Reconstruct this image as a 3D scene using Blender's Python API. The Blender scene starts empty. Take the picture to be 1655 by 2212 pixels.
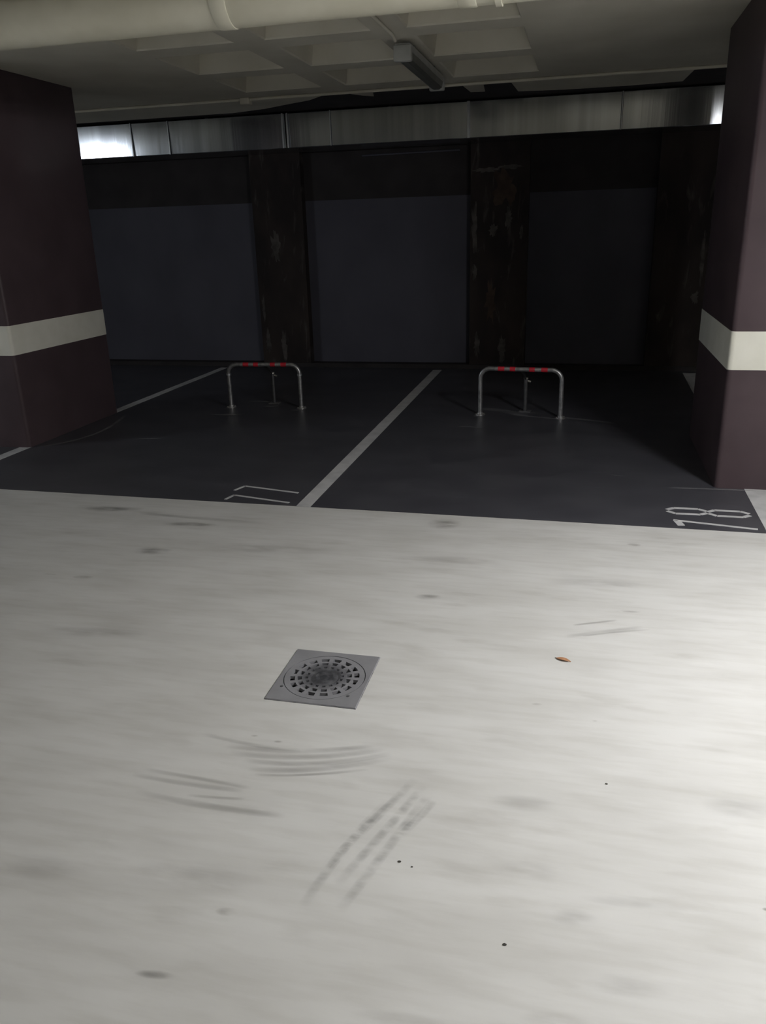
import bpy, bmesh, math, random
from mathutils import Vector, Matrix

# ---------------------------------------------------------------- camera, world, exposure
C = bpy.context.scene.collection
scene = bpy.context.scene
F_PX, CAM_H = 1733.27, 1.55
right = Vector((0.97157187, 0.23504907, -0.02828485))
up = Vector((-0.05260248, 0.33081548, 0.94222826))
fwd = Vector((-0.23082695, 0.91395462, -0.33377518))
cam_d = bpy.data.cameras.new('camera')
cam = bpy.data.objects.new('camera', cam_d); C.objects.link(cam)
cam_d.sensor_fit = 'VERTICAL'; cam_d.sensor_height = 36.0
cam_d.lens = F_PX / 2212.0 * 36.0
cam_d.clip_start = 0.05
m = Matrix((right, up, -fwd)).transposed().to_4x4(); m.translation = (0, 0, CAM_H)
cam.matrix_world = m
scene.camera = cam
w = bpy.data.worlds.new('world'); scene.world = w; w.use_nodes = True
w.node_tree.nodes['Background'].inputs[0].default_value = (0.6, 0.7, 1.0, 1)
w.node_tree.nodes['Background'].inputs[1].default_value = 0.0
scene.view_settings.view_transform = 'Standard'
scene.view_settings.look = 'None'
scene.view_settings.gamma = 1.0
scene.view_settings.use_curve_mapping = False
scene.view_settings.exposure = 0.10

# lamps: (x, y of the tube's middle, strength, colour, label)
LAMP_Z = 2.31
LAMPS = [
    (1.88, 2.40, 1.2, 0, 240.0, (1.0, 0.995, 0.99), 'lit ceiling tube lamp over the aisle in front of the right pillar'),
    (-9.1, 2.40, 1.2, 0, 190.0, (0.84, 0.91, 1.0), 'lit ceiling tube lamp far down the aisle to the left'),
    (1.80, -4.2, 1.2, 0, 30.0, (1.0, 0.98, 0.93), 'added unseen tube lamp behind the viewer for fill light'),  # added behind the camera as ambient fill
]

# ---------------------------------------------------------------- materials
def nmat(name, base=(0.5, 0.5, 0.5), rough=0.6, metal=0.0, spec=0.5):
    mt = bpy.data.materials.new(name); mt.use_nodes = True
    nt = mt.node_tree; b = nt.nodes['Principled BSDF']
    b.inputs['Base Color'].default_value = (*base, 1)
    b.inputs['Roughness'].default_value = rough
    b.inputs['Metallic'].default_value = metal
    b.inputs['Specular IOR Level'].default_value = spec
    return mt, nt, b

def noise_color(nt, b, c1, c2, scale=(1, 1, 1), nscale=4.0, detail=5.0, lo=0.35, hi=0.65, coords='Object'):
    tc = nt.nodes.new('ShaderNodeNewGeometry') if coords == 'World' else nt.nodes.new('ShaderNodeTexCoord')
    mp = nt.nodes.new('ShaderNodeMapping'); mp.inputs['Scale'].default_value = scale
    nt.links.new(tc.outputs['Position' if coords == 'World' else 'Object'], mp.inputs['Vector'])
    n = nt.nodes.new('ShaderNodeTexNoise'); n.inputs['Scale'].default_value = nscale; n.inputs['Detail'].default_value = detail
    nt.links.new(mp.outputs[0], n.inputs['Vector'])
    r = nt.nodes.new('ShaderNodeValToRGB')
    r.color_ramp.elements[0].position = lo; r.color_ramp.elements[0].color = (*c1, 1)
    r.color_ramp.elements[1].position = hi; r.color_ramp.elements[1].color = (*c2, 1)
    nt.links.new(n.outputs['Fac'], r.inputs[0])
    nt.links.new(r.outputs[0], b.inputs['Base Color'])
    return r, n, mp

def mix_mul(nt, col_a, col_b, fac=1.0):
    mx = nt.nodes.new('ShaderNodeMix'); mx.data_type = 'RGBA'; mx.blend_type = 'MULTIPLY'
    mx.inputs['Factor'].default_value = fac
    nt.links.new(col_a, mx.inputs['A']); nt.links.new(col_b, mx.inputs['B'])
    return mx.outputs['Result']

def bump(nt, b, src, strength, dist=0.01):
    bp = nt.nodes.new('ShaderNodeBump'); bp.inputs['Strength'].default_value = strength; bp.inputs['Distance'].default_value = dist
    nt.links.new(src, bp.inputs['Height']); nt.links.new(bp.outputs[0], b.inputs['Normal'])

# light aisle floor : off white resin with sideways streaks, faint clouds and dirt
M_FLOOR, nt, b = nmat('light_floor_resin', rough=0.42, spec=0.35)
r1, n1, _ = noise_color(nt, b, (0.58, 0.576, 0.565), (0.65, 0.648, 0.642), (1.0, 3.0, 1), 2.0, 8, 0.35, 0.62, 'World')
r2, n2, _ = noise_color(nt, b, (0.94, 0.937, 0.93), (1, 1, 1), (1, 7, 1), 4.0, 7, 0.36, 0.55, 'World')
r3, n3, _ = noise_color(nt, b, (0.91, 0.907, 0.90), (1, 1, 1), (1, 3.5, 1), 3.1, 4, 0.27, 0.40, 'World')
c = mix_mul(nt, r1.outputs[0], r2.outputs[0]); c = mix_mul(nt, c, r3.outputs[0])
nt.links.new(c, b.inputs['Base Color'])
bump(nt, b, n2.outputs['Fac'], 0.06, 0.01)

M_BAY, nt, b = nmat('dark_bay_paint', rough=0.40, spec=0.45)
r1, n1, _ = noise_color(nt, b, (0.055, 0.055, 0.066), (0.072, 0.072, 0.084), (1, 1.5, 1), 2.5, 6, 0.35, 0.65, 'World')
r2, n2, _ = noise_color(nt, b, (1, 1, 1), (1.25, 1.25, 1.28), (1, 5, 1), 5, 8, 0.6, 0.8, 'World')
nt.links.new(mix_mul(nt, r1.outputs[0], r2.outputs[0]), b.inputs['Base Color'])
bump(nt, b, n1.outputs['Fac'], 0.08, 0.01)

M_LINE, nt, b = nmat('white_line_paint', rough=0.5)
noise_color(nt, b, (0.47, 0.475, 0.49), (0.60, 0.60, 0.615), (1, 1, 1), 9, 6, 0.3, 0.6, 'World')

M_BROWN, nt, b = nmat('brown_pillar_paint', rough=0.45, spec=0.3)
noise_color(nt, b, (0.064, 0.045, 0.051), (0.080, 0.057, 0.064), (1, 1, 1), 3, 6, 0.35, 0.65, 'World')
M_BAND, nt, b = nmat('cream_band_paint', rough=0.5)
noise_color(nt, b, (0.70, 0.69, 0.61), (0.76, 0.75, 0.675), (1, 1, 1), 6, 5, 0.35, 0.65, 'World')

M_CEIL, nt, b = nmat('cream_ceiling_paint', rough=0.7, spec=0.2)
noise_color(nt, b, (0.62, 0.59, 0.50), (0.72, 0.69, 0.595), (1, 1, 1), 2.2, 7, 0.3, 0.7, 'World')
M_PIPE, nt, b = nmat('cream_painted_pipe', rough=0.5, spec=0.35)
noise_color(nt, b, (0.60, 0.575, 0.46), (0.68, 0.655, 0.54), (1, 1, 1), 5, 5, 0.35, 0.65, 'World')
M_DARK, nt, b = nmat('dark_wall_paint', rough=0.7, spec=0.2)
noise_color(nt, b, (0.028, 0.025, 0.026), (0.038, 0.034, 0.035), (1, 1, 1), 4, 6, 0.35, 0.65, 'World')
M_GREY, nt, b = nmat('grey_wall_paint', rough=0.65, spec=0.25)
noise_color(nt, b, (0.066, 0.065, 0.084), (0.080, 0.079, 0.101), (1, 1, 0.6), 2, 6, 0.35, 0.65, 'World')
M_WALLX, nt, b = nmat('pale_far_wall_paint', rough=0.7)
noise_color(nt, b, (0.42, 0.40, 0.36), (0.50, 0.48, 0.43), (1, 1, 1), 2, 5, 0.35, 0.65, 'World')

# peeling pilaster : dark brown with pale efflorescence and rusty blotches
M_PEEL, nt, b = nmat('peeling_pilaster_paint', rough=0.75, spec=0.2)
r1, n1, _ = noise_color(nt, b, (0.022, 0.018, 0.018), (0.040, 0.031, 0.028), (1.5, 1, 0.8), 2.0, 6, 0.38, 0.66, 'World')
g = nt.nodes.new('ShaderNodeNewGeometry'); mp = nt.nodes.new('ShaderNodeMapping'); mp.inputs['Scale'].default_value = (5.0, 1, 1.1)
nt.links.new(g.outputs['Position'], mp.inputs['Vector'])
ns = nt.nodes.new('ShaderNodeTexNoise'); ns.inputs['Scale'].default_value = 2.3; ns.inputs['Detail'].default_value = 7; ns.inputs['Distortion'].default_value = 0.8
nt.links.new(mp.outputs[0], ns.inputs['Vector'])
rr = nt.nodes.new('ShaderNodeValToRGB'); rr.color_ramp.elements[0].position = 0.60; rr.color_ramp.elements[1].position = 0.74
nt.links.new(ns.outputs['Fac'], rr.inputs[0])
mx = nt.nodes.new('ShaderNodeMix'); mx.data_type = 'RGBA'
nt.links.new(rr.outputs[0], mx.inputs['Factor']); nt.links.new(r1.outputs[0], mx.inputs['A']); mx.inputs['B'].default_value = (0.075, 0.066, 0.062, 1)
nt.links.new(mx.outputs['Result'], b.inputs['Base Color']); bump(nt, b, ns.outputs['Fac'], 0.4, 0.01)
M_SALT, nt, b = nmat('efflorescence', rough=0.9, spec=0.1)
noise_color(nt, b, (0.055, 0.050, 0.048), (0.105, 0.095, 0.09), (1, 1, 1), 12, 6, 0.35, 0.65, 'World')
M_RUST, nt, b = nmat('brown_damp_patch', rough=0.9, spec=0.1)
noise_color(nt, b, (0.045, 0.033, 0.028), (0.075, 0.054, 0.044), (1, 1, 1), 9, 6, 0.35, 0.65, 'World')

# galvanised duct : brushed sheet, vertical waviness
M_DUCT, nt, b = nmat('galvanised_sheet', base=(0.50, 0.52, 0.55), rough=0.16, metal=0.9)
r1, n1, mp1 = noise_color(nt, b, (0.42, 0.435, 0.46), (0.56, 0.58, 0.61), (4, 1, 0.05), 2.5, 4, 0.35, 0.65, 'World')
bump(nt, b, n1.outputs['Fac'], 0.07, 0.02)
M_SEAM, nt, b = nmat('duct_flange_metal', base=(0.75, 0.77, 0.80), rough=0.3, metal=0.85)

M_STEEL, nt, b = nmat('galvanised_tube', rough=0.33, metal=0.75)
noise_color(nt, b, (0.32, 0.32, 0.33), (0.50, 0.50, 0.51), (1, 1, 1), 30, 4, 0.35, 0.65)
M_RED, nt, b = nmat('red_reflective_tape', rough=0.45)
noise_color(nt, b, (0.50, 0.020, 0.035), (0.62, 0.03, 0.05), (1, 1, 1), 20, 4)
M_IRON, nt, b = nmat('grey_painted_iron', rough=0.5, metal=0.0, spec=0.4)
r1, n1, _ = noise_color(nt, b, (0.205, 0.205, 0.222), (0.265, 0.265, 0.285), (1, 1, 1), 9, 7, 0.3, 0.7, 'World')
bump(nt, b, n1.outputs['Fac'], 0.2, 0.004)
M_IRON2, nt, b = nmat('dirty_iron', rough=0.6, metal=0.1, spec=0.4)
noise_color(nt, b, (0.085, 0.086, 0.092), (0.14, 0.14, 0.15), (1, 1, 1), 14, 7, 0.3, 0.7, 'World')
M_PIT, nt, b = nmat('drain_pit', rough=0.9)
noise_color(nt, b, (0.02, 0.02, 0.023), (0.04, 0.04, 0.045), (1, 1, 1), 20, 4)
M_HOUSING, nt, b = nmat('lamp_housing_plastic', rough=0.5)
noise_color(nt, b, (0.36, 0.37, 0.36), (0.44, 0.45, 0.44), (1, 1, 1), 8, 3)
M_DIFF, nt, b = nmat('unlit_lamp_cover', rough=0.35)
noise_color(nt, b, (0.10, 0.105, 0.095), (0.14, 0.145, 0.135), (1, 1, 1), 8, 3)
M_LEAF, nt, b = nmat('dry_leaf', rough=0.7)
noise_color(nt, b, (0.36, 0.17, 0.085), (0.52, 0.30, 0.17), (1, 1, 1), 40, 4)
M_CRUMB, nt, b = nmat('dark_grit', rough=0.9)
noise_color(nt, b, (0.03, 0.028, 0.025), (0.08, 0.075, 0.065), (1, 1, 1), 60, 3)
M_BRASS, nt, b = nmat('lock_metal', base=(0.55, 0.53, 0.48), rough=0.3, metal=0.8)
noise_color(nt, b, (0.5, 0.48, 0.44), (0.6, 0.58, 0.54), (1, 1, 1), 60, 3)

def stain_mat(name, col, strength, kind, nscale=(8, 8, 8), lo=0.35, hi=0.6, rough=0.6):
    """a stain on the floor paint: soft edged film, strength broken by noise"""
    mt, nt, b = nmat(name, base=col, rough=rough, spec=0.2)
    uv = nt.nodes.new('ShaderNodeTexCoord'); sp = nt.nodes.new('ShaderNodeSeparateXYZ')
    nt.links.new(uv.outputs['UV'], sp.inputs[0])
    def math_(op, a, bb=None, clamp=False):
        n = nt.nodes.new('ShaderNodeMath'); n.operation = op; n.use_clamp = clamp
        for i, v in enumerate((a, bb)):
            if v is None: continue
            if isinstance(v, (int, float)): n.inputs[i].default_value = v
            else: nt.links.new(v, n.inputs[i])
        return n.outputs[0]
    u = math_('SUBTRACT', math_('MULTIPLY', sp.outputs[0], 2.0), 1.0)
    v = math_('SUBTRACT', math_('MULTIPLY', sp.outputs[1], 2.0), 1.0)
    if kind == 'strip':
        au = math_('SUBTRACT', 1.0, math_('POWER', math_('ABSOLUTE', u), 2.0))
        av = math_('SUBTRACT', 1.0, math_('POWER', math_('ABSOLUTE', v), 4.0))
        a = math_('MULTIPLY', au, av, True)
    else:
        d = math_('ADD', math_('MULTIPLY', u, u), math_('MULTIPLY', v, v))
        a = math_('SUBTRACT', 1.0, d, True); a = math_('POWER', a, 1.3)
    g = nt.nodes.new('ShaderNodeNewGeometry'); mp = nt.nodes.new('ShaderNodeMapping'); mp.inputs['Scale'].default_value = nscale
    nt.links.new(g.outputs['Position'], mp.inputs['Vector'])
    n = nt.nodes.new('ShaderNodeTexNoise'); n.inputs['Scale'].default_value = 1.0; n.inputs['Detail'].default_value = 6
    nt.links.new(mp.outputs[0], n.inputs['Vector'])
    mr = nt.nodes.new('ShaderNodeMapRange'); mr.inputs['From Min'].default_value = lo; mr.inputs['From Max'].default_value = hi
    nt.links.new(n.outputs['Fac'], mr.inputs['Value'])
    a = math_('MULTIPLY', math_('MULTIPLY', a, mr.outputs[0]), strength, True)
    nt.links.new(a, b.inputs['Alpha'])
    return mt
S_TYRE = stain_mat('tyre_rubber_film', (0.20, 0.195, 0.19), 0.26, 'strip', (3, 14, 9), 0.22, 0.60)
S_TREAD = stain_mat('tyre_tread_film', (0.18, 0.18, 0.18), 0.27, 'strip', (14, 30, 9), 0.33, 0.68)
S_SMUDGE = stain_mat('dirt_smudge', (0.18, 0.17, 0.16), 0.42, 'blob', (9, 26, 9), 0.32, 0.62)
S_FAINT = stain_mat('faint_dirt_smudge', (0.25, 0.24, 0.23), 0.16, 'blob', (6, 22, 9), 0.32, 0.6)
S_DUST = stain_mat('pale_dust_scrape', (0.40, 0.40, 0.415), 0.50, 'strip', (5, 9, 9), 0.28, 0.66)
S_OIL = stain_mat('dark_drain_grime', (0.045, 0.046, 0.052), 0.9, 'blob', (30, 30, 9), 0.05, 0.6)

# ---------------------------------------------------------------- helpers
def link(name, me, mt, parent=None):
    o = bpy.data.objects.new(name, me); C.objects.link(o)
    if mt is not None and not me.materials: me.materials.append(mt)
    if parent is not None: o.parent = parent
    return o
def build(name, bm, mt, parent=None, smooth=False):
    bmesh.ops.recalc_face_normals(bm, faces=bm.faces[:])
    me = bpy.data.meshes.new(name); bm.to_mesh(me); bm.free()
    if smooth:
        for p in me.polygons: p.use_smooth = True
        me.set_sharp_from_angle(angle=math.radians(40))
    return link(name, me, mt, parent)
def box(bm, x0, x1, y0, y1, z0, z1, bev=0.0, seg=1, vertical_only=False):
    b = bmesh.new()
    r = bmesh.ops.create_cube(b, size=1)
    for v in b.verts:
        v.co = ((x0+x1)/2 + v.co.x*(x1-x0), (y0+y1)/2 + v.co.y*(y1-y0), (z0+z1)/2 + v.co.z*(z1-z0))
    if bev:
        es = [e for e in b.edges if (not vertical_only) or (abs(e.verts[0].co.z-e.verts[1].co.z) > 1e-4 and abs(e.verts[0].co.x-e.verts[1].co.x) < 1e-5 and abs(e.verts[0].co.y-e.verts[1].co.y) < 1e-5)]
        bmesh.ops.bevel(b, geom=es, offset=bev, segments=seg, profile=0.5, affect='EDGES')
    me = bpy.data.meshes.new('t'); b.to_mesh(me); b.free(); bm.from_mesh(me); bpy.data.meshes.remove(me)
def tube(bm, pts, r, n=16, caps=True):
    pts = [Vector(p) for p in pts]; rings = []
    prev = None
    for i, p in enumerate(pts):
        t = (pts[min(i+1, len(pts)-1)] - pts[max(i-1, 0)]).normalized()
        if prev is None:
            a = Vector((0, 0, 1)) if abs(t.z) < 0.9 else Vector((1, 0, 0))
            nrm = (a - t*a.dot(t)).normalized()
        else: nrm = (prev - t*prev.dot(t)).normalized()
        prev = nrm; bn = t.cross(nrm)
        rr = r[i] if isinstance(r, (list, tuple)) else r
        rings.append([bm.verts.new(p + nrm*math.cos(2*math.pi*k/n)*rr + bn*math.sin(2*math.pi*k/n)*rr) for k in range(n)])
    for a, b_ in zip(rings, rings[1:]):
        for k in range(n): bm.faces.new((a[k], a[(k+1) % n], b_[(k+1) % n], b_[k]))
    if caps: bm.faces.new(rings[0]); bm.faces.new(rings[-1])
def poly_slab(bm, pts, z0, z1):
    lo = [bm.verts.new((x, y, z0)) for x, y in pts]; hi = [bm.verts.new((x, y, z1)) for x, y in pts]
    bm.faces.new(lo); bm.faces.new(hi)
    n = len(pts)
    for i in range(n): bm.faces.new((lo[i], lo[(i+1) % n], hi[(i+1) % n], hi[i]))
def empty(name, loc, label, cat, group=None):
    o = bpy.data.objects.new(name, None); C.objects.link(o); o.location = loc
    o['label'] = label; o['category'] = cat
    if group: o['group'] = group
    return o
def tag(o, label, cat, group=None):
    o['label'] = label; o['category'] = cat
    if group: o['group'] = group
    return o
def struct(o, label=None):
    o['kind'] = 'structure'
    if label: o['label'] = label
    return o
def stroke(bm, pts, w_, z0, z1):
    for (x0, y0), (x1, y1) in zip(pts, pts[1:]):
        d = Vector((x1-x0, y1-y0)).normalized(); n = Vector((-d.y, d.x))*w_/2
        poly_slab(bm, [(x0+n.x, y0+n.y), (x0-n.x, y0-n.y), (x1-n.x, y1-n.y), (x1+n.x, y1+n.y)], z0, z1)
def decal_strip(name, pts, wid, z, mt, parent, nseg=14):
    """flat film following a quadratic curve through 3 points"""
    p0, p1, p2 = [Vector((*p, 0)) for p in pts]
    c1 = p1*2 - (p0+p2)/2
    bm = bmesh.new(); uvl = bm.loops.layers.uv.new('UVMap'); rows = []
    for i in range(nseg+1):
        t = i/nseg; p = p0*(1-t)**2 + c1*2*t*(1-t) + p2*t*t
        d = ((c1-p0)*(1-t) + (p2-c1)*t).normalized(); n = Vector((-d.y, d.x, 0))*wid/2
        rows.append((bm.verts.new((p.x+n.x, p.y+n.y, z)), bm.verts.new((p.x-n.x, p.y-n.y, z)), t))
    for a, b_ in zip(rows, rows[1:]):
        f = bm.faces.new((a[0], b_[0], b_[1], a[1]))
        for l, uv in zip(f.loops, ((0, a[2]), (0, b_[2]), (1, b_[2]), (1, a[2]))): l[uvl].uv = uv
    me = bpy.data.meshes.new(name); bm.to_mesh(me); bm.free()
    return link(name, me, mt, parent)
def decal_blob(name, x, y, rx, ry, ang, z, mt, parent):
    bm = bmesh.new(); uvl = bm.loops.layers.uv.new('UVMap')
    ca, sa = math.cos(ang), math.sin(ang)
    vs = [bm.verts.new((x + dx*rx*ca - dy*ry*sa, y + dx*rx*sa + dy*ry*ca, z)) for dx, dy in ((-1, -1), (1, -1), (1, 1), (-1, 1))]
    f = bm.faces.new(vs)
    for l, uv in zip(f.loops, ((0, 0), (1, 0), (1, 1), (0, 1))): l[uvl].uv = uv
    me = bpy.data.meshes.new(name); bm.to_mesh(me); bm.free()
    return link(name, me, mt, parent)

# ---------------------------------------------------------------- the shell
X0, X1, Y0, YW, ZC = -14.0, 7.0, -8.0, 9.30, 2.70
DX0, DX1, DY0, DY1 = -1.023, -0.689, 2.262, 2.619      # drain cover outline

bm = bmesh.new()
xs = [X0, DX0, DX1, X1]; ys = [Y0, DY0, DY1, YW]
for i in range(3):
    for j in range(3):
        if i == 1 and j == 1: continue
        v = [bm.verts.new(p) for p in ((xs[i], ys[j], 0), (xs[i+1], ys[j], 0), (xs[i+1], ys[j+1], 0), (xs[i], ys[j+1], 0))]
        bm.faces.new(v)
bmesh.ops.remove_doubles(bm, verts=bm.verts, dist=1e-5)
floor = struct(build('floor', bm, M_FLOOR), 'off white resin aisle floor with grey tyre scuffs')
# dark bays (a painted coat with its own slightly raised edge)
def ymouth(x): return 4.262 - 0.0115*(x+1.6)
bm = bmesh.new()
poly_slab(bm, [(X0, ymouth(X0)), (X1, ymouth(X1)), (X1, YW), (X0, YW)], 0.0, 0.0015)
bay = struct(build('floor', bm, M_BAY), 'dark grey painted floor of the parking bays')

def pline(x0a, x1a, x0b, x1b, yb, label):
    bm = bmesh.new()
    poly_slab(bm, [(x0a, ymouth(x0a)), (x1a, ymouth(x1a)), (x1b, yb), (x0b, yb)], 0.0012, 0.003)
    o = build('parking_line', bm, M_LINE, bay); o['label'] = label
pline(-4.265, -4.172, -4.262, -4.175, 9.05, 'white painted line along the left pillar')
pline(-1.608, -1.520, -1.645, -1.545, 9.05, 'white painted line between the two bays')
pline(0.982, 1.125, 1.050, 1.19, 9.05, 'white painted line under the right pillar')

# bay numbers, stencilled, reading from the aisle's right side
def digit(name, strokes, w_, parent, label):
    bm = bmesh.new()
    for s in strokes: stroke(bm, s, w_, 0.0012, 0.003)
    return build(name, bm, M_LINE, parent)
def number(name, label):
    return None
n77 = digit('bay_number', [[(-2.087, 4.312), (-2.066, 4.408)], [(-2.072, 4.402), (-1.672, 4.312)]], 0.020, bay, '')
n77['label'] = 'white stencilled digit 7, the nearer one of 77'
n77b = digit('bay_number', [[(-2.105, 4.492), (-2.072, 4.592)], [(-2.077, 4.588), (-1.680, 4.503)]], 0.020, bay, '')
n77b['label'] = 'white stencilled digit 7, the farther one of 77'
n78 = digit('bay_number', [[(0.540, 4.355), (0.556, 4.280)], [(0.531, 4.362), (0.945, 4.283)]], 0.021, bay, '')
bm = bmesh.new(); stroke(bm, [(0.548, 4.362), (0.566, 4.280)], 0.036, 0.0012, 0.0029)
build('number_bar', bm, M_LINE, n78)
n78['label'] = 'white stencilled digit 7 of 78'
def loop8(x0, x1, yc, h, side):
    e = 0.045
    return [(x0+0.004, yc+side*0.013), (x0+e, yc+side*h), (x1-e, yc+side*h), (x1-0.004, yc+side*0.013)]
st8 = []
for s in (1, -1):
    st8.append(loop8(0.508, 0.728, 4.520, 0.047, s)); st8.append(loop8(0.724, 0.948, 4.513, 0.047, s))
n8 = digit('bay_number', st8, 0.025, bay, ''); n8['label'] = 'white stencilled digit 8 of 78 with gaps'

# walls
def wallbox(name, mt, *a, label=None):
    bm = bmesh.new(); box(bm, *a); return struct(build(name, bm, mt), label)
wb = wallbox('wall_back', M_GREY, X0, X1, YW, YW+0.2, 0, 3.0, label='dark grey back wall behind the bays')
wallbox('wall_left', M_WALLX, X0-0.2, X0, Y0, YW, 0, 3.0)
wallbox('wall_right', M_WALLX, X1, X1+0.2, Y0, YW, 0, 3.0)
wallbox('wall_front', M_WALLX, X0, X1, Y0-0.2, Y0, 0, 3.0)
random.seed(4)
def jag(x0, x1, z0, z1, y, amp, seed, n=14):
    rnd = random.Random(seed); bm = bmesh.new(); pts = []
    cx, cz = (x0+x1)/2, (z0+z1)/2
    for k in range(n*2):
        a = 2*math.pi*k/(n*2); q = 1 + rnd.uniform(-amp, amp*0.4)
        pts.append((cx + math.cos(a)*(x1-x0)/2*q, cz + math.sin(a)*(z1-z0)/2*q))
    lo = [bm.verts.new((x, y, z)) for x, z in pts]; hi = [bm.verts.new((x, y-0.004, z)) for x, z in pts]
    bm.faces.new(lo); bm.faces.new(hi)
    for i in range(len(pts)): j = (i+1) % len(pts); bm.faces.new((lo[i], lo[j], hi[j], hi[i]))
    return bm
YP = 9.18
for (a, b_, lab) in ((-3.75, -3.15, 'dark peeling pilaster behind the left barrier'), (-1.25, -0.63, 'dark pilaster with pale salt streaks behind the right barrier'), (0.66, 1.22, 'dark brown pilaster beside the right pillar')):
    bm = bmesh.new(); box(bm, a, b_, YP, YW, 0.0, 2.36)
    p = build('pilaster', bm, M_PEEL, wb); p['label'] = lab
    if a == -1.25:
        for k, q in enumerate([(-1.235, -1.17, 1.25, 1.80), (-1.22, -1.17, 0.95, 1.15), (-1.20, -1.13, 0.12, 0.42), (-0.93, -0.84, 0.08, 0.40), (-1.05, -0.95, 1.42, 1.56), (-0.88, -0.80, 1.50, 1.72), (-0.72, -0.68, 1.38, 1.55), (-1.22, -0.95, 2.07, 2.12), (-0.95, -0.70, 2.09, 2.14)]):
            o = build('salt_streak', jag(*q, YP, 0.45, 10+k), M_SALT, p)
        for k, q in enumerate([(-1.02, -0.75, 1.72, 2.10), (-1.08, -0.95, 0.5, 1.0)]):
            o = build('damp_patch', jag(*q, YP, 0.5, 30+k), M_RUST, p)
    if a == -3.75:
        for k, q in enumerate([(-3.72, -3.68, 0.55, 0.85), (-3.70, -3.64, 0.15, 0.45), (-3.52, -3.44, 0.08, 0.42), (-3.56, -3.44, 1.2, 1.55)]):
            o = build('salt_streak', jag(*q, YP, 0.45, 50+k), M_SALT, p)
    if a == 0.66:
        for k, q in enumerate([(1.13, 1.17, 0.85, 1.45), (1.07, 1.15, 0.70, 0.84)]):
            o = build('salt_streak', jag(*q, YP, 0.45, 70+k), M_SALT, p)
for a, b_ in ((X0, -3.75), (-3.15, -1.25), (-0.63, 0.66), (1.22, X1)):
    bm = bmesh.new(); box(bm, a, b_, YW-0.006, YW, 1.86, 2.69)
    build('dark_upper_band', bm, M_DARK, wb)['label'] = 'dark upper part of the grey wall'  # upper strip of the wall, darker than the grey below
bm = bmesh.new(); box(bm, X0, X1, YP-0.02, YW, 0.0, 0.05); 
struct(build('baseboard_back', bm, M_DARK), 'low dark skirting along the back wall')

# ceiling : flat slab with a field of tapered waffle coffers
CX = [(-2.985, -2.285), (-2.075, -1.375), (-1.150, -0.455)]
CY = [(2.05, 2.75), (2.95, 3.65), (3.87, 4.57), (4.80, 5.50), (5.74, 6.44), (6.66, 7.36)]
bm = bmesh.new()
xs = sorted([X0, X1] + [v for c in CX for v in c]); ys = sorted([Y0, YW+0.0] + [v for c in CY for v in c])
for i in range(len(xs)-1):
    for j in range(len(ys)-1):
        if (xs[i], xs[i+1]) in CX and (ys[j], ys[j+1]) in CY: continue
        bm.faces.new([bm.verts.new(p) for p in ((xs[i], ys[j], ZC), (xs[i+1], ys[j], ZC), (xs[i+1], ys[j+1], ZC), (xs[i], ys[j+1], ZC))])
bmesh.ops.remove_doubles(bm, verts=bm.verts, dist=1e-5)
ceil = struct(build('ceiling', bm, M_CEIL), 'cream painted waffle slab ceiling')
for x0, x1 in CX:
    for y0, y1 in CY:
        bm = bmesh.new(); t = 0.045; zt = ZC+0.24
        prof = [(0, ZC), (0.008, ZC+0.01), (t, zt-0.04), (t+0.03, zt)]
        rings = [[bm.verts.new(p) for p in ((x0+d, y0+d, z), (x1-d, y0+d, z), (x1-d, y1-d, z), (x0+d, y1-d, z))] for d, z in prof]
        for a, b_ in zip(rings, rings[1:]):
            for k in range(4): bm.faces.new((a[k], a[(k+1) % 4], b_[(k+1) % 4], b_[k]))
        bm.faces.new(rings[-1])
        build('coffer', bm, M_CEIL, ceil)
bm = bmesh.new(); box(bm, X0-0.2, X1+0.2, Y0-0.2, YW+0.2, 3.0, 3.2); struct(build('ceiling', bm, M_WALLX), 'slab above the coffers')
# ragged dark wall paint on the ceiling; along the duct it paints gap shadow
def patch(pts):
    bm = bmesh.new(); poly_slab(bm, pts, ZC-0.003, ZC-0.0005); build('paint_shade_patch', bm, M_DARK, ceil)['label'] = 'dark paint and painted gap shadow on the cream ceiling'
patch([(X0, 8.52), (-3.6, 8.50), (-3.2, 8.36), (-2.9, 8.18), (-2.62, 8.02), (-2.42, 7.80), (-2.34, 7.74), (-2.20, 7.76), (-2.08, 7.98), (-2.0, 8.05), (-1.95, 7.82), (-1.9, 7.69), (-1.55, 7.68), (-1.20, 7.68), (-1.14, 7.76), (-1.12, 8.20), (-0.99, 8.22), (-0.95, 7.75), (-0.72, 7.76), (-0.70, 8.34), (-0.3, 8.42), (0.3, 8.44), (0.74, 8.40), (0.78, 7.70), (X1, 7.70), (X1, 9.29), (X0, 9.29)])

# ---------------------------------------------------------------- pillars
def pillar(x0, x1, y0, y1, label):
    t = empty('concrete_pillar', ((x0+x1)/2, (y0+y1)/2, 0), label, 'pillar')
    ox, oy = t.location.x, t.location.y
    bm = bmesh.new(); box(bm, x0-ox, x1-ox, y0-oy, y1-oy, 0.0, ZC-0.0005, 0.028, 3, True); build('shaft', bm, M_BROWN, t, True)
    e = 0.0025
    bm = bmesh.new(); box(bm, x0-ox-e, x1-ox+e, y0-oy-e, y1-oy+e, 0.718, 0.937, 0.029, 3, True)
    build('painted_band', bm, M_BAND, t, True)['label'] = 'cream band painted round the pillar'
pillar(-4.62, -4.17, 5.27, 6.56, 'dark brown concrete pillar on the left with a dim cream band')
pillar(0.822, 1.35, 4.985, 6.32, 'brown concrete pillar on the right with a brightly lit cream band')

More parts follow.
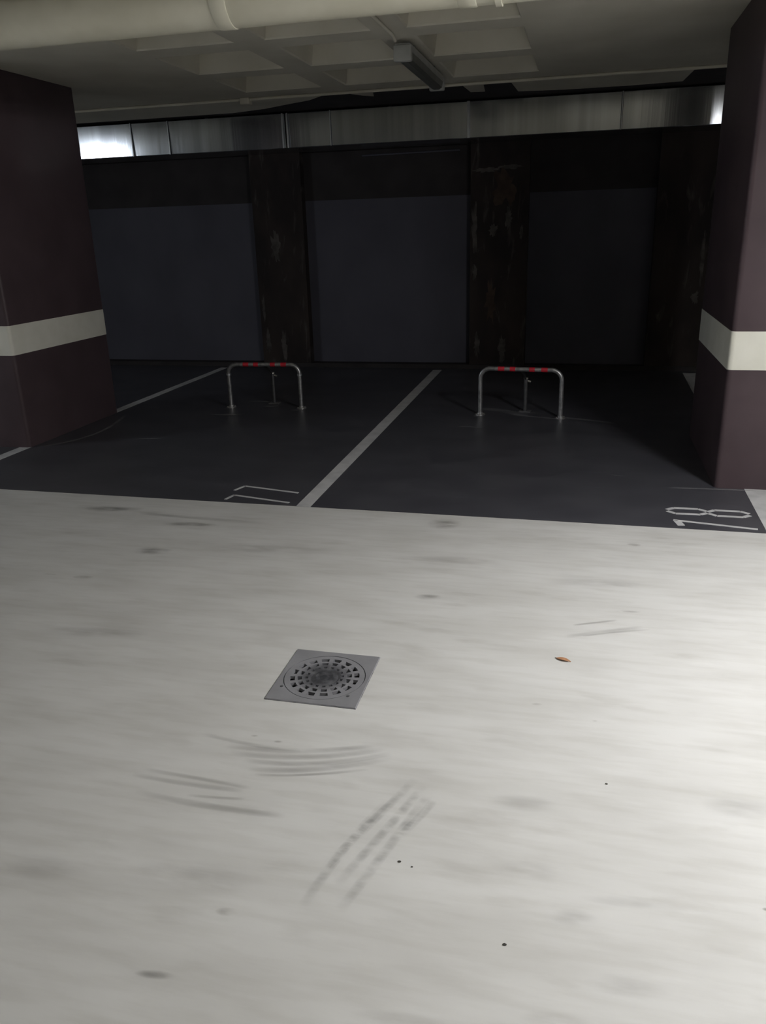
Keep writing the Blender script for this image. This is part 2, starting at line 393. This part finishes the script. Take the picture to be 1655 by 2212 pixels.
# ---------------------------------------------------------------- duct
DYF, DYB, DZ0, DZ1 = 8.60, 9.17, 2.355, 2.682
duct = empty('ventilation_duct', (0, 0, DZ0), 'long galvanised ventilation duct under the ceiling along the back wall', 'duct')
cuts = [X0+0.02, -9.2, -7.2, -5.9, -4.84, -4.403, -3.09, -2.60, -1.195, 0.242, 1.75, 3.2, 5.0, X1-0.02]
random.seed(11)
for a, b_ in zip(cuts, cuts[1:]):
    bm = bmesh.new()
    tw = random.uniform(-0.006, 0.006); tb = random.uniform(-0.004, 0.004)
    box(bm, a+0.003, b_-0.003, DYF, DYB, 0, DZ1-DZ0, 0.006, 1)
    # sheet bellies out a little; every section hangs at its own slight angle
    for v in bm.verts:
        if v.co.y < DYF+0.02: v.co.y += tw*((v.co.x-a)/(b_-a)-0.5) + tb*(v.co.z/0.3) + 0.0165*(1-v.co.z/0.327)
    build('duct_section', bm, M_DUCT, duct)
for x in cuts[1:-1]:
    if x in (-3.09,):
        for dx in (-0.022, 0.030):
            bm = bmesh.new(); box(bm, x+dx-0.009, x+dx+0.009, DYF-0.014, DYF-0.004, 0.0, DZ1-DZ0, 0.003); build('flange', bm, M_SEAM, duct)
    else:
        wd = 0.013 if x == -1.195 else 0.005
        bm = bmesh.new(); box(bm, x-wd, x+wd, DYF-0.012, DYF-0.004, 0.0, DZ1-DZ0, 0.002); build('flange', bm, M_SEAM, duct)
for x in (-8.2, -6.4, -4.0, -2.0, 0.6, 2.6, 4.4):
    bm = bmesh.new(); box(bm, x-0.015, x+0.015, DYF+0.10, DYF+0.13, DZ1-DZ0-0.001, ZC-DZ0-0.003); build('hanger_strap', bm, M_SEAM, duct)
bm = bmesh.new(); tube(bm, [(-2.46, YW-0.018, 2.30), (-1.38, YW-0.018, 2.31)], 0.010, 10)
tag(build('wall_conduit', bm, M_GREY, None, True), 'short pale conduit on the back wall just below the duct', 'conduit')

# ---------------------------------------------------------------- pipe and conduits on the ceiling
PY, PZ, PR = 3.56, 2.452, 0.105
pipe = empty('drain_pipe', (0, PY, PZ), 'thick cream drain pipe hanging below the ceiling across the aisle', 'pipe')
bm = bmesh.new(); tube(bm, [(X0+0.02, 0, 0.0), (X1-0.02, 0, 0.0)], PR, 32); build('pipe_run', bm, M_PIPE, pipe, True)
for x in (-5.0, -1.50, -0.50, 2.6):
    bm = bmesh.new(); tube(bm, [(x-0.035, 0, 0), (x-0.03, 0, 0), (x+0.03, 0, 0), (x+0.035, 0, 0)], [PR+0.002, PR+0.004, PR+0.004, PR+0.002], 32)
    build('pipe_collar', bm, M_PIPE, pipe, True)
for x in (-3.6, -0.38, 1.6):
    bm = bmesh.new(); tube(bm, [(x-0.012, 0, 0), (x+0.012, 0, 0)], PR+0.009, 32); build('clamp', bm, M_PIPE, pipe, True)
    bm = bmesh.new(); tube(bm, [(x, 0, PR), (x, 0, ZC-PZ)], 0.006, 8); build('hanger_rod', bm, M_PIPE, pipe, True)

pipe2 = empty('shade_pipe', (0, 3.19, 2.525), 'added unseen thinner cream pipe, shading the near side of the thick drain pipe', 'pipe')  # added out of view to shade the drain pipe's near upper side
bm = bmesh.new(); tube(bm, [(X0+0.02, 0, 0.0), (X1-0.02, 0, 0.0)], 0.062, 24); build('pipe_run', bm, M_PIPE, pipe2, True)
for x in (-3.6, -0.38, 1.6):
    bm = bmesh.new(); tube(bm, [(x-0.012, 0, 0), (x+0.012, 0, 0)], 0.068, 24); build('clamp', bm, M_PIPE, pipe2, True)
    bm = bmesh.new(); tube(bm, [(x, 0, 0.062), (x, 0, ZC-2.525)], 0.006, 8); build('hanger_rod', bm, M_PIPE, pipe2, True)

bm = bmesh.new(); tube(bm, [(X0+0.02, 7.64, ZC-0.014), (X1-0.02, 7.64, ZC-0.014)], 0.013, 10)
cd = tag(build('ceiling_conduit', bm, M_CEIL, None, True), 'thin painted conduit running along the ceiling in front of the duct', 'conduit')
bm = bmesh.new(); box(bm, -3.105-0.045, -3.105+0.045, 7.60, 7.69, ZC-0.055, ZC-0.0005, 0.006)
tag(build('junction_box', bm, M_CEIL), 'small square junction box on the ceiling conduit', 'junction box')
bm = bmesh.new(); tube(bm, [(-1.262, 1.0, ZC-0.012), (-1.262, 5.60, ZC-0.012), (-1.262, 5.68, ZC-0.03)], 0.011, 10)
tag(build('lamp_conduit', bm, M_CEIL, None, True), 'thin conduit running along the ceiling rib to the unlit lamp', 'conduit')

# ---------------------------------------------------------------- lamps
def prism_y(bm, prof, y0, y1):
    a = [bm.verts.new((x, y0, z)) for x, z in prof]; b_ = [bm.verts.new((x, y1, z)) for x, z in prof]
    bm.faces.new(a); bm.faces.new(b_)
    for i in range(len(prof)): j = (i+1) % len(prof); bm.faces.new((a[i], a[j], b_[j], b_[i]))
def lamp(x, y, length, rot, z, label, group, strength=0, col=(1, 1, 1)):
    t = empty('tube_lamp', (x, y, z), label, 'lamp', group); t.rotation_euler.z = rot
    L = length/2
    bm = bmesh.new(); prism_y(bm, [(-0.055, 0.015), (0.055, 0.015), (0.05, 0.06), (-0.05, 0.06)], -L, L); build('housing', bm, M_HOUSING, t)
    bm = bmesh.new(); prism_y(bm, [(-0.053, 0.014), (-0.045, -0.025), (-0.02, -0.04), (0.02, -0.04), (0.045, -0.025), (0.053, 0.014)], -L+0.03, L-0.03)
    if strength:
        mt, nt, b = nmat('lit_lamp_cover', (0.8, 0.8, 0.8), 0.5)
        b.inputs['Emission Color'].default_value = (*col, 1); b.inputs['Emission Strength'].default_value = strength
    else: mt = M_DIFF
    build('cover', bm, mt, t)
    for s in (-1, 1):
        bm = bmesh.new(); y0, y1 = sorted((s*(L-0.035), s*(L+0.012))); box(bm, -0.060, 0.060, y0, y1, -0.045, 0.052, 0.01, 2); build('end_cap', bm, M_HOUSING, t, True)
    for s in (-0.6, 0.6):
        top = ZC - z
        bm = bmesh.new(); box(bm, -0.03, 0.03, s*L-0.015, s*L+0.015, 0.055, top-0.0005, 0.0); build('mount_bracket', bm, M_HOUSING, t)
lamp(-1.235, 6.42, 1.30, 0, 2.61, 'unlit tube lamp on the ceiling rib above the bays', None)
for x, y, ln, rot, s, col, lab in LAMPS:
    lamp(x, y, ln, rot, LAMP_Z, lab, None, s, col)

# ---------------------------------------------------------------- barriers
def hoop_pts(hw, h, r):
    pts = [(-hw, 0, 0.004), (-hw, 0, h-r)]
    for k in range(1, 9):
        a = math.pi/2*k/8; pts.append((-hw+r-r*math.cos(a), 0, h-r+r*math.sin(a)))
    pts.append((hw-r, 0, h))
    for k in range(1, 9):
        a = math.pi/2*k/8; pts.append((hw-r+r*math.sin(a), 0, h-r+r*math.cos(a)))
    pts.append((hw, 0, 0.004)); return pts
def barrier(x, y, rz, label, glint_rings=False):
    t = empty('parking_barrier', (x, y, 0.0015), label, 'barrier', 'folding barriers standing in the bays'); t.rotation_euler.z = rz
    hw, h, r = 0.342, 0.400, 0.085
    bm = bmesh.new(); tube(bm, hoop_pts(hw, h, r), 0.0185, 16); build('hoop', bm, M_STEEL, t, True)
    for a, b_ in ((-0.190, -0.136), (-0.090, -0.044), (0.072, 0.118), (0.172, 0.224)):
        bm = bmesh.new(); tube(bm, [(a, 0, h), (b_, 0, h)], 0.0196, 16); build('red_band', bm, M_RED, t, True)['label'] = 'red reflective band'
    for s in (-1, 1):
        bm = bmesh.new(); tube(bm, [(s*hw, 0, 0.0), (s*hw, 0, 0.006), (s*hw, 0, 0.007), (s*hw, 0, 0.022)], [0.045, 0.044, 0.026, 0.024], 20); build('foot_plate', bm, M_STEEL, t, True)
        for a in (0.6, 2.2, 3.8, 5.4):
            bm = bmesh.new(); tube(bm, [(s*hw+0.034*math.cos(a), 0.034*math.sin(a), 0.004), (s*hw+0.034*math.cos(a), 0.034*math.sin(a), 0.013)], 0.0055, 6); build('bolt', bm, M_BRASS, t)
    if glint_rings:  # bright rings stand in for the glints where the legs bend
        for sx in (-1, 1):
            bm = bmesh.new(); tube(bm, [(sx*hw, 0, h-r-0.018), (sx*hw, 0, h-r-0.015), (sx*hw, 0, h-r), (sx*hw, 0, h-r+0.003)], [0.019, 0.0225, 0.0225, 0.019], 16); build('glint_ring', bm, M_SEAM, t, True)['label'] = 'bright ring standing in for the glint at the top of the leg'
    yb = 0.20
    bm = bmesh.new(); tube(bm, [(0.015, yb, 0.0), (0.015, yb, 0.285)], 0.0175, 14); build('lock_post', bm, M_DARKSTEEL, t, True)
    bm = bmesh.new(); tube(bm, [(0.015, yb, 0.285), (0.015, yb, 0.297)], [0.021, 0.019], 14)
    tube(bm, [(0.015, yb, 0.272), (0.058, yb, 0.262)], 0.009, 8); build('lock_head', bm, M_BRASS, t, True)
    bm = bmesh.new(); tube(bm, [(0.015, yb, 0.28), (0.010, yb*0.55, 0.345), (0.0, 0.012, h-0.012)], 0.010, 10); build('stay_arm', bm, M_DARKSTEEL, t, True)
    bm = bmesh.new(); box(bm, -0.035, 0.065, yb-0.04, yb+0.04, 0, 0.006, 0.002); build('lock_plate', bm, M_STEEL, t)
M_DARKSTEEL, nt, b = nmat('dull_dark_steel', rough=0.5, metal=0.6)
noise_color(nt, b, (0.07, 0.07, 0.075), (0.11, 0.11, 0.115), (1, 1, 1), 25, 4)
barrier(-0.492, 6.800, math.radians(-5), 'grey tube barrier with red bands in the right bay, numbered 78')
barrier(-2.833, 6.898, math.radians(2.5), 'grey tube barrier in dim light in the left bay, numbered 77', True)

# ---------------------------------------------------------------- drain cover
cxd, cyd = (DX0+DX1)/2, (DY0+DY1)/2
drain = empty('drain_cover', (cxd, cyd, 0), 'square grey drain cover with a round slotted grate in the pale floor', 'drain')
def ring_pt(r, a): return (r*math.cos(a), r*math.sin(a))
hx, hy, Rf = (DX1-DX0)/2, (DY1-DY0)/2, 0.151
N = 64
def sq_pt(a):
    c_, s_ = math.cos(a), math.sin(a); k = min(hx/abs(c_) if abs(c_) > 1e-6 else 9, hy/abs(s_) if abs(s_) > 1e-6 else 9)
    return (c_*k, s_*k)
def solidify(bm, z0, z1, scale=1.0):
    geom = bmesh.ops.extrude_face_region(bm, geom=bm.faces[:])
    for v in [g_ for g_ in geom['geom'] if isinstance(g_, bmesh.types.BMVert)]: v.co.z = z0
bm = bmesh.new()
angs = sorted(set([2*math.pi*k/N for k in range(N)] + [math.atan2(sy*hy, sx*hx) % (2*math.pi) for sx in (1, -1) for sy in (1, -1)]))
rnd = random.Random(3)
inn = [bm.verts.new((*ring_pt(Rf, a), 0.004)) for a in angs]
mid = [bm.verts.new((*[q*0.985 for q in sq_pt(a)], 0.005)) for a in angs]
out = [bm.verts.new((*[q*(1+rnd.uniform(-0.008, 0.006)) for q in sq_pt(a)], 0.001)) for a in angs]
for k in range(len(angs)):
    j = (k+1) % len(angs)
    bm.faces.new((inn[k], inn[j], mid[j], mid[k])); bm.faces.new((mid[k], mid[j], out[j], out[k]))
inl = [bm.verts.new((v.co.x, v.co.y, -0.03)) for v in inn]
for k in range(len(angs)): j = (k+1) % len(angs); bm.faces.new((inn[k], inn[j], inl[j], inl[k]))
fr = build('cover_frame', bm, M_IRON, drain); fr['label'] = 'square grey frame plate'
# grate: polar grid with slot faces left out
radii = [0.0, 0.018, 0.032, 0.050, 0.060, 0.071, 0.083, 0.100, 0.109, 0.128, 0.136, 0.148]
slot_rings = {(0.060, 0.071): 4, (0.083, 0.100): 5, (0.109, 0.128): 5}
NA = 16*8
bm = bmesh.new(); rings = []
def zr(r): return {0.0: 0.006, 0.018: 0.001, 0.032: 0.006, 0.050: -0.001}.get(r, 0.0035)
c0 = bm.verts.new((0, 0, zr(0)))
for r in radii[1:]:
    rings.append([bm.verts.new((*ring_pt(r, 2*math.pi*k/NA + 0.1), zr(r))) for k in range(NA)])
for k in range(NA): bm.faces.new((c0, rings[0][k], rings[0][(k+1) % NA]))
for i in range(len(rings)-1):
    key = (radii[i+1], radii[i+2])
    for k in range(NA):
        if key in slot_rings and 1 <= (k % 8) <= slot_rings[key]: continue
        bm.faces.new((rings[i][k], rings[i+1][k], rings[i+1][(k+1) % NA], rings[i][(k+1) % NA]))
bmesh.ops.delete(bm, geom=[v for v in bm.verts if not v.link_faces], context='VERTS')
bmesh.ops.recalc_face_normals(bm, faces=bm.faces[:])
ex = bmesh.ops.extrude_face_region(bm, geom=bm.faces[:])
for v in [g_ for g_ in ex['geom'] if isinstance(g_, bmesh.types.BMVert)]: v.co.z -= 0.012
gr = build('slotted_grate', bm, M_IRON, drain); gr['label'] = 'round grate with three rings of slots'
bm = bmesh.new(); box(bm, -hx, hx, -hy, hy, -0.12, -0.028); pit = build('pit', bm, M_PIT, drain)
decal_blob('grime', 0.0, 0.0, 0.105, 0.105, 0, 0.0068, S_OIL, drain)
for a in (3.75, 5.55):
    bm = bmesh.new(); tube(bm, [(0.162*math.cos(a), 0.162*math.sin(a), 0.003), (0.162*math.cos(a), 0.162*math.sin(a), 0.0065)], 0.006, 8); build('screw', bm, M_IRON2, drain)

# ---------------------------------------------------------------- leaf and grit
bm = bmesh.new(); n = 10; L = 0.058; rows = []
for i in range(n+1):
    t = i/n; x = (t-0.5)*L; wv = 0.0085*math.sin(math.pi*min(1, t*1.05))**0.8 if 0 < t < 0.95 else 0.0006
    z = 0.002 + 0.004*math.sin(math.pi*t)
    rows.append([bm.verts.new((x, -wv, z+0.0015)), bm.verts.new((x, 0, z)), bm.verts.new((x, wv, z+0.0025))])
for a, b_ in zip(rows, rows[1:]):
    bm.faces.new((a[0], b_[0], b_[1], a[1])); bm.faces.new((a[1], b_[1], b_[2], a[2]))
ex = bmesh.ops.extrude_face_region(bm, geom=bm.faces[:])
for v in [g_ for g_ in ex['geom'] if isinstance(g_, bmesh.types.BMVert)]: v.co.z -= 0.001
leaf = empty('dry_leaf', (-0.008, 2.728, 0.0), 'small dry brown leaf lying on the pale floor right of the drain cover', 'leaf')
leaf.rotation_euler.z = math.radians(-18)
build('blade', bm, M_LEAF, leaf, True)
bm = bmesh.new(); tube(bm, [(-0.027, 0, 0.0025), (-0.034, 0.002, 0.0035)], [0.0016, 0.0010], 6); build('stalk', bm, M_CRUMB, leaf)
for k, (x, y, s, lab) in enumerate([(-0.391, 1.611, 0.0032, 'larger of two dark grit specks below the diagonal tyre marks'), (-0.356, 1.600, 0.0022, 'smaller of two dark grit specks below the diagonal tyre marks'), (0.135, 2.033, 0.0028, 'dark grit speck on the pale floor below and right of the leaf'), (-0.101, 1.412, 0.0032, 'dark grit speck near the front edge of the pale floor')]):
    bm = bmesh.new(); bmesh.ops.create_icosphere(bm, subdivisions=2, radius=s)
    rnd = random.Random(k)
    for v in bm.verts: v.co *= rnd.uniform(0.75, 1.15); v.co.z *= 0.6; v.co.x *= 1.4
    o = build('grit_speck', bm, M_CRUMB); o.location = (x, y, s*0.5); tag(o, lab, 'grit', 'grit specks on the pale floor')

# ---------------------------------------------------------------- stains on the floor
Z = 0.0006
for p, wd in ([((-1.041, 1.985), (-0.783, 2.009), (-0.547, 2.091)), 0.020], [((-1.02, 1.952), (-0.76, 1.982), (-0.53, 2.074)), 0.020],
              [((-0.96, 1.925), (-0.73, 1.955), (-0.512, 2.052)), 0.018], [((-0.93, 1.893), (-0.735, 1.925), (-0.505, 2.030)), 0.022],
              [((-0.90, 1.868), (-0.758, 1.893), (-0.56, 1.960)), 0.010], [((-1.15, 2.03), (-0.95, 2.005), (-0.80, 2.01)), 0.014],
              [((-1.247, 1.822), (-1.05, 1.815), (-0.88, 1.806)), 0.014], [((-1.27, 1.795), (-1.091, 1.785), (-0.90, 1.790)), 0.016],
              [((-1.06, 1.74), (-0.98, 1.745), (-0.88, 1.757)), 0.010], [((-1.22, 1.722), (-0.99, 1.708), (-0.74, 1.712)), 0.020],
              [((-0.008, 2.915), (0.135, 2.982), (0.300, 3.055)), 0.022], [((0.06, 2.93), (0.18, 2.985), (0.33, 3.04)), 0.010], [((0.02, 3.02), (0.10, 3.055), (0.2, 3.10)), 0.012],
              [((-2.95, 4.05), (-2.735, 4.045), (-2.5, 4.06)), 0.05], [((-2.5, 4.00), (-2.2, 3.98), (-1.7, 3.95)), 0.035]):
    decal_strip('tyre_mark', p, wd*1.5, Z, S_TYRE, floor); Z += 0.00002
for p, wd in ([((-0.416, 1.945), (-0.489, 1.76), (-0.575, 1.56)), 0.020], [((-0.385, 1.920), (-0.452, 1.72), (-0.53, 1.50)), 0.020],
              [((-0.362, 1.895), (-0.426, 1.67), (-0.50, 1.42)), 0.021], [((-0.345, 1.86), (-0.37, 1.79), (-0.41, 1.70)), 0.018],
              [((-0.475, 1.83), (-0.54, 1.64), (-0.59, 1.42)), 0.020]):
    decal_strip('tread_mark', p, wd*1.55, Z, S_TREAD, floor); Z += 0.00002
for q in ((-2.735, 4.03, 0.14, 0.055), (-2.117, 3.467, 0.11, 0.06), (-2.285, 3.098, 0.06, 0.022), (-2.47, 3.10, 0.04, 0.012), (-0.69, 4.104, 0.10, 0.09), (0.307, 3.96, 0.04, 0.025), (-0.765, 1.366, 0.030, 0.014),
          (0.241, 3.185, 0.06, 0.012), (-0.607, 3.176, 0.07, 0.03), (-0.087, 2.412, 0.02, 0.009), (-0.886, 2.037, 0.016, 0.007), (-0.973, 2.051, 0.014, 0.006), (-2.1, 3.87, 0.2, 0.04), (0.104, 2.35, 0.010, 0.004),
          (0.493, 1.641, 0.010, 0.006), (-0.85, 1.17, 0.05, 0.012), (0.9, 3.3, 0.06, 0.014)):
    decal_blob('dirt_mark', q[0], q[1], q[2], q[3], 0.1, Z, S_SMUDGE, floor); Z += 0.00001
for q in ((-0.066, 1.65, 0.09, 0.035), (0.17, 1.363, 0.10, 0.03), (0.02, 1.25, 0.08, 0.02), (-0.10, 1.90, 0.10, 0.04), (0.141, 3.458, 0.25, 0.05), (-0.9, 1.45, 0.2, 0.06), (-1.9, 2.6, 0.25, 0.05), (-1.5, 3.6, 0.4, 0.08), (-0.6, 3.6, 0.3, 0.06), (0.2, 1.6, 0.15, 0.02), (-0.3, 1.18, 0.12, 0.02), (0.05, 1.52, 0.06, 0.03), (-1.3, 1.4, 0.15, 0.05), (0.5, 2.0, 0.12, 0.05)):
    decal_blob('faint_dirt_mark', q[0], q[1], q[2], q[3], 0.1, Z, S_FAINT, floor); Z += 0.00001
Z = 0.0040
for p, wd in ([((-0.90, 7.02), (-0.70, 7.02), (-0.45, 6.80)), 0.13], [((-0.55, 6.86), (-0.30, 6.76), (-0.10, 6.73)), 0.05], [((-0.18, 6.80), (0.05, 6.72), (0.32, 6.62)), 0.07],
              [((-0.95, 6.35), (-0.87, 6.36), (-0.75, 6.34)), 0.03], [((-0.56, 6.98), (-0.47, 6.93), (-0.36, 6.95)), 0.04], [((-0.88, 6.78), (-0.84, 6.76), (-0.79, 6.77)), 0.05],
              [((-3.12, 7.15), (-2.95, 7.16), (-2.78, 7.10)), 0.06], [((-2.88, 6.96), (-2.82, 6.95), (-2.74, 6.97)), 0.05], [((-3.25, 6.55), (-3.10, 6.56), (-2.9, 6.60)), 0.06], [((-2.56, 6.83), (-2.50, 6.82), (-2.42, 6.86)), 0.05],
              [((0.22, 5.17), (0.26, 5.155), (0.31, 5.15)), 0.022], [((0.55, 4.94), (0.80, 4.95), (1.10, 4.955)), 0.03], [((-4.12, 5.30), (-3.9, 5.75), (-4.05, 6.5)), 0.05], [((-3.45, 5.64), (-3.35, 5.66), (-3.25, 5.67)), 0.03]):
    decal_strip('dust_scrape', p, wd, Z, S_DUST, bay); Z += 0.00002
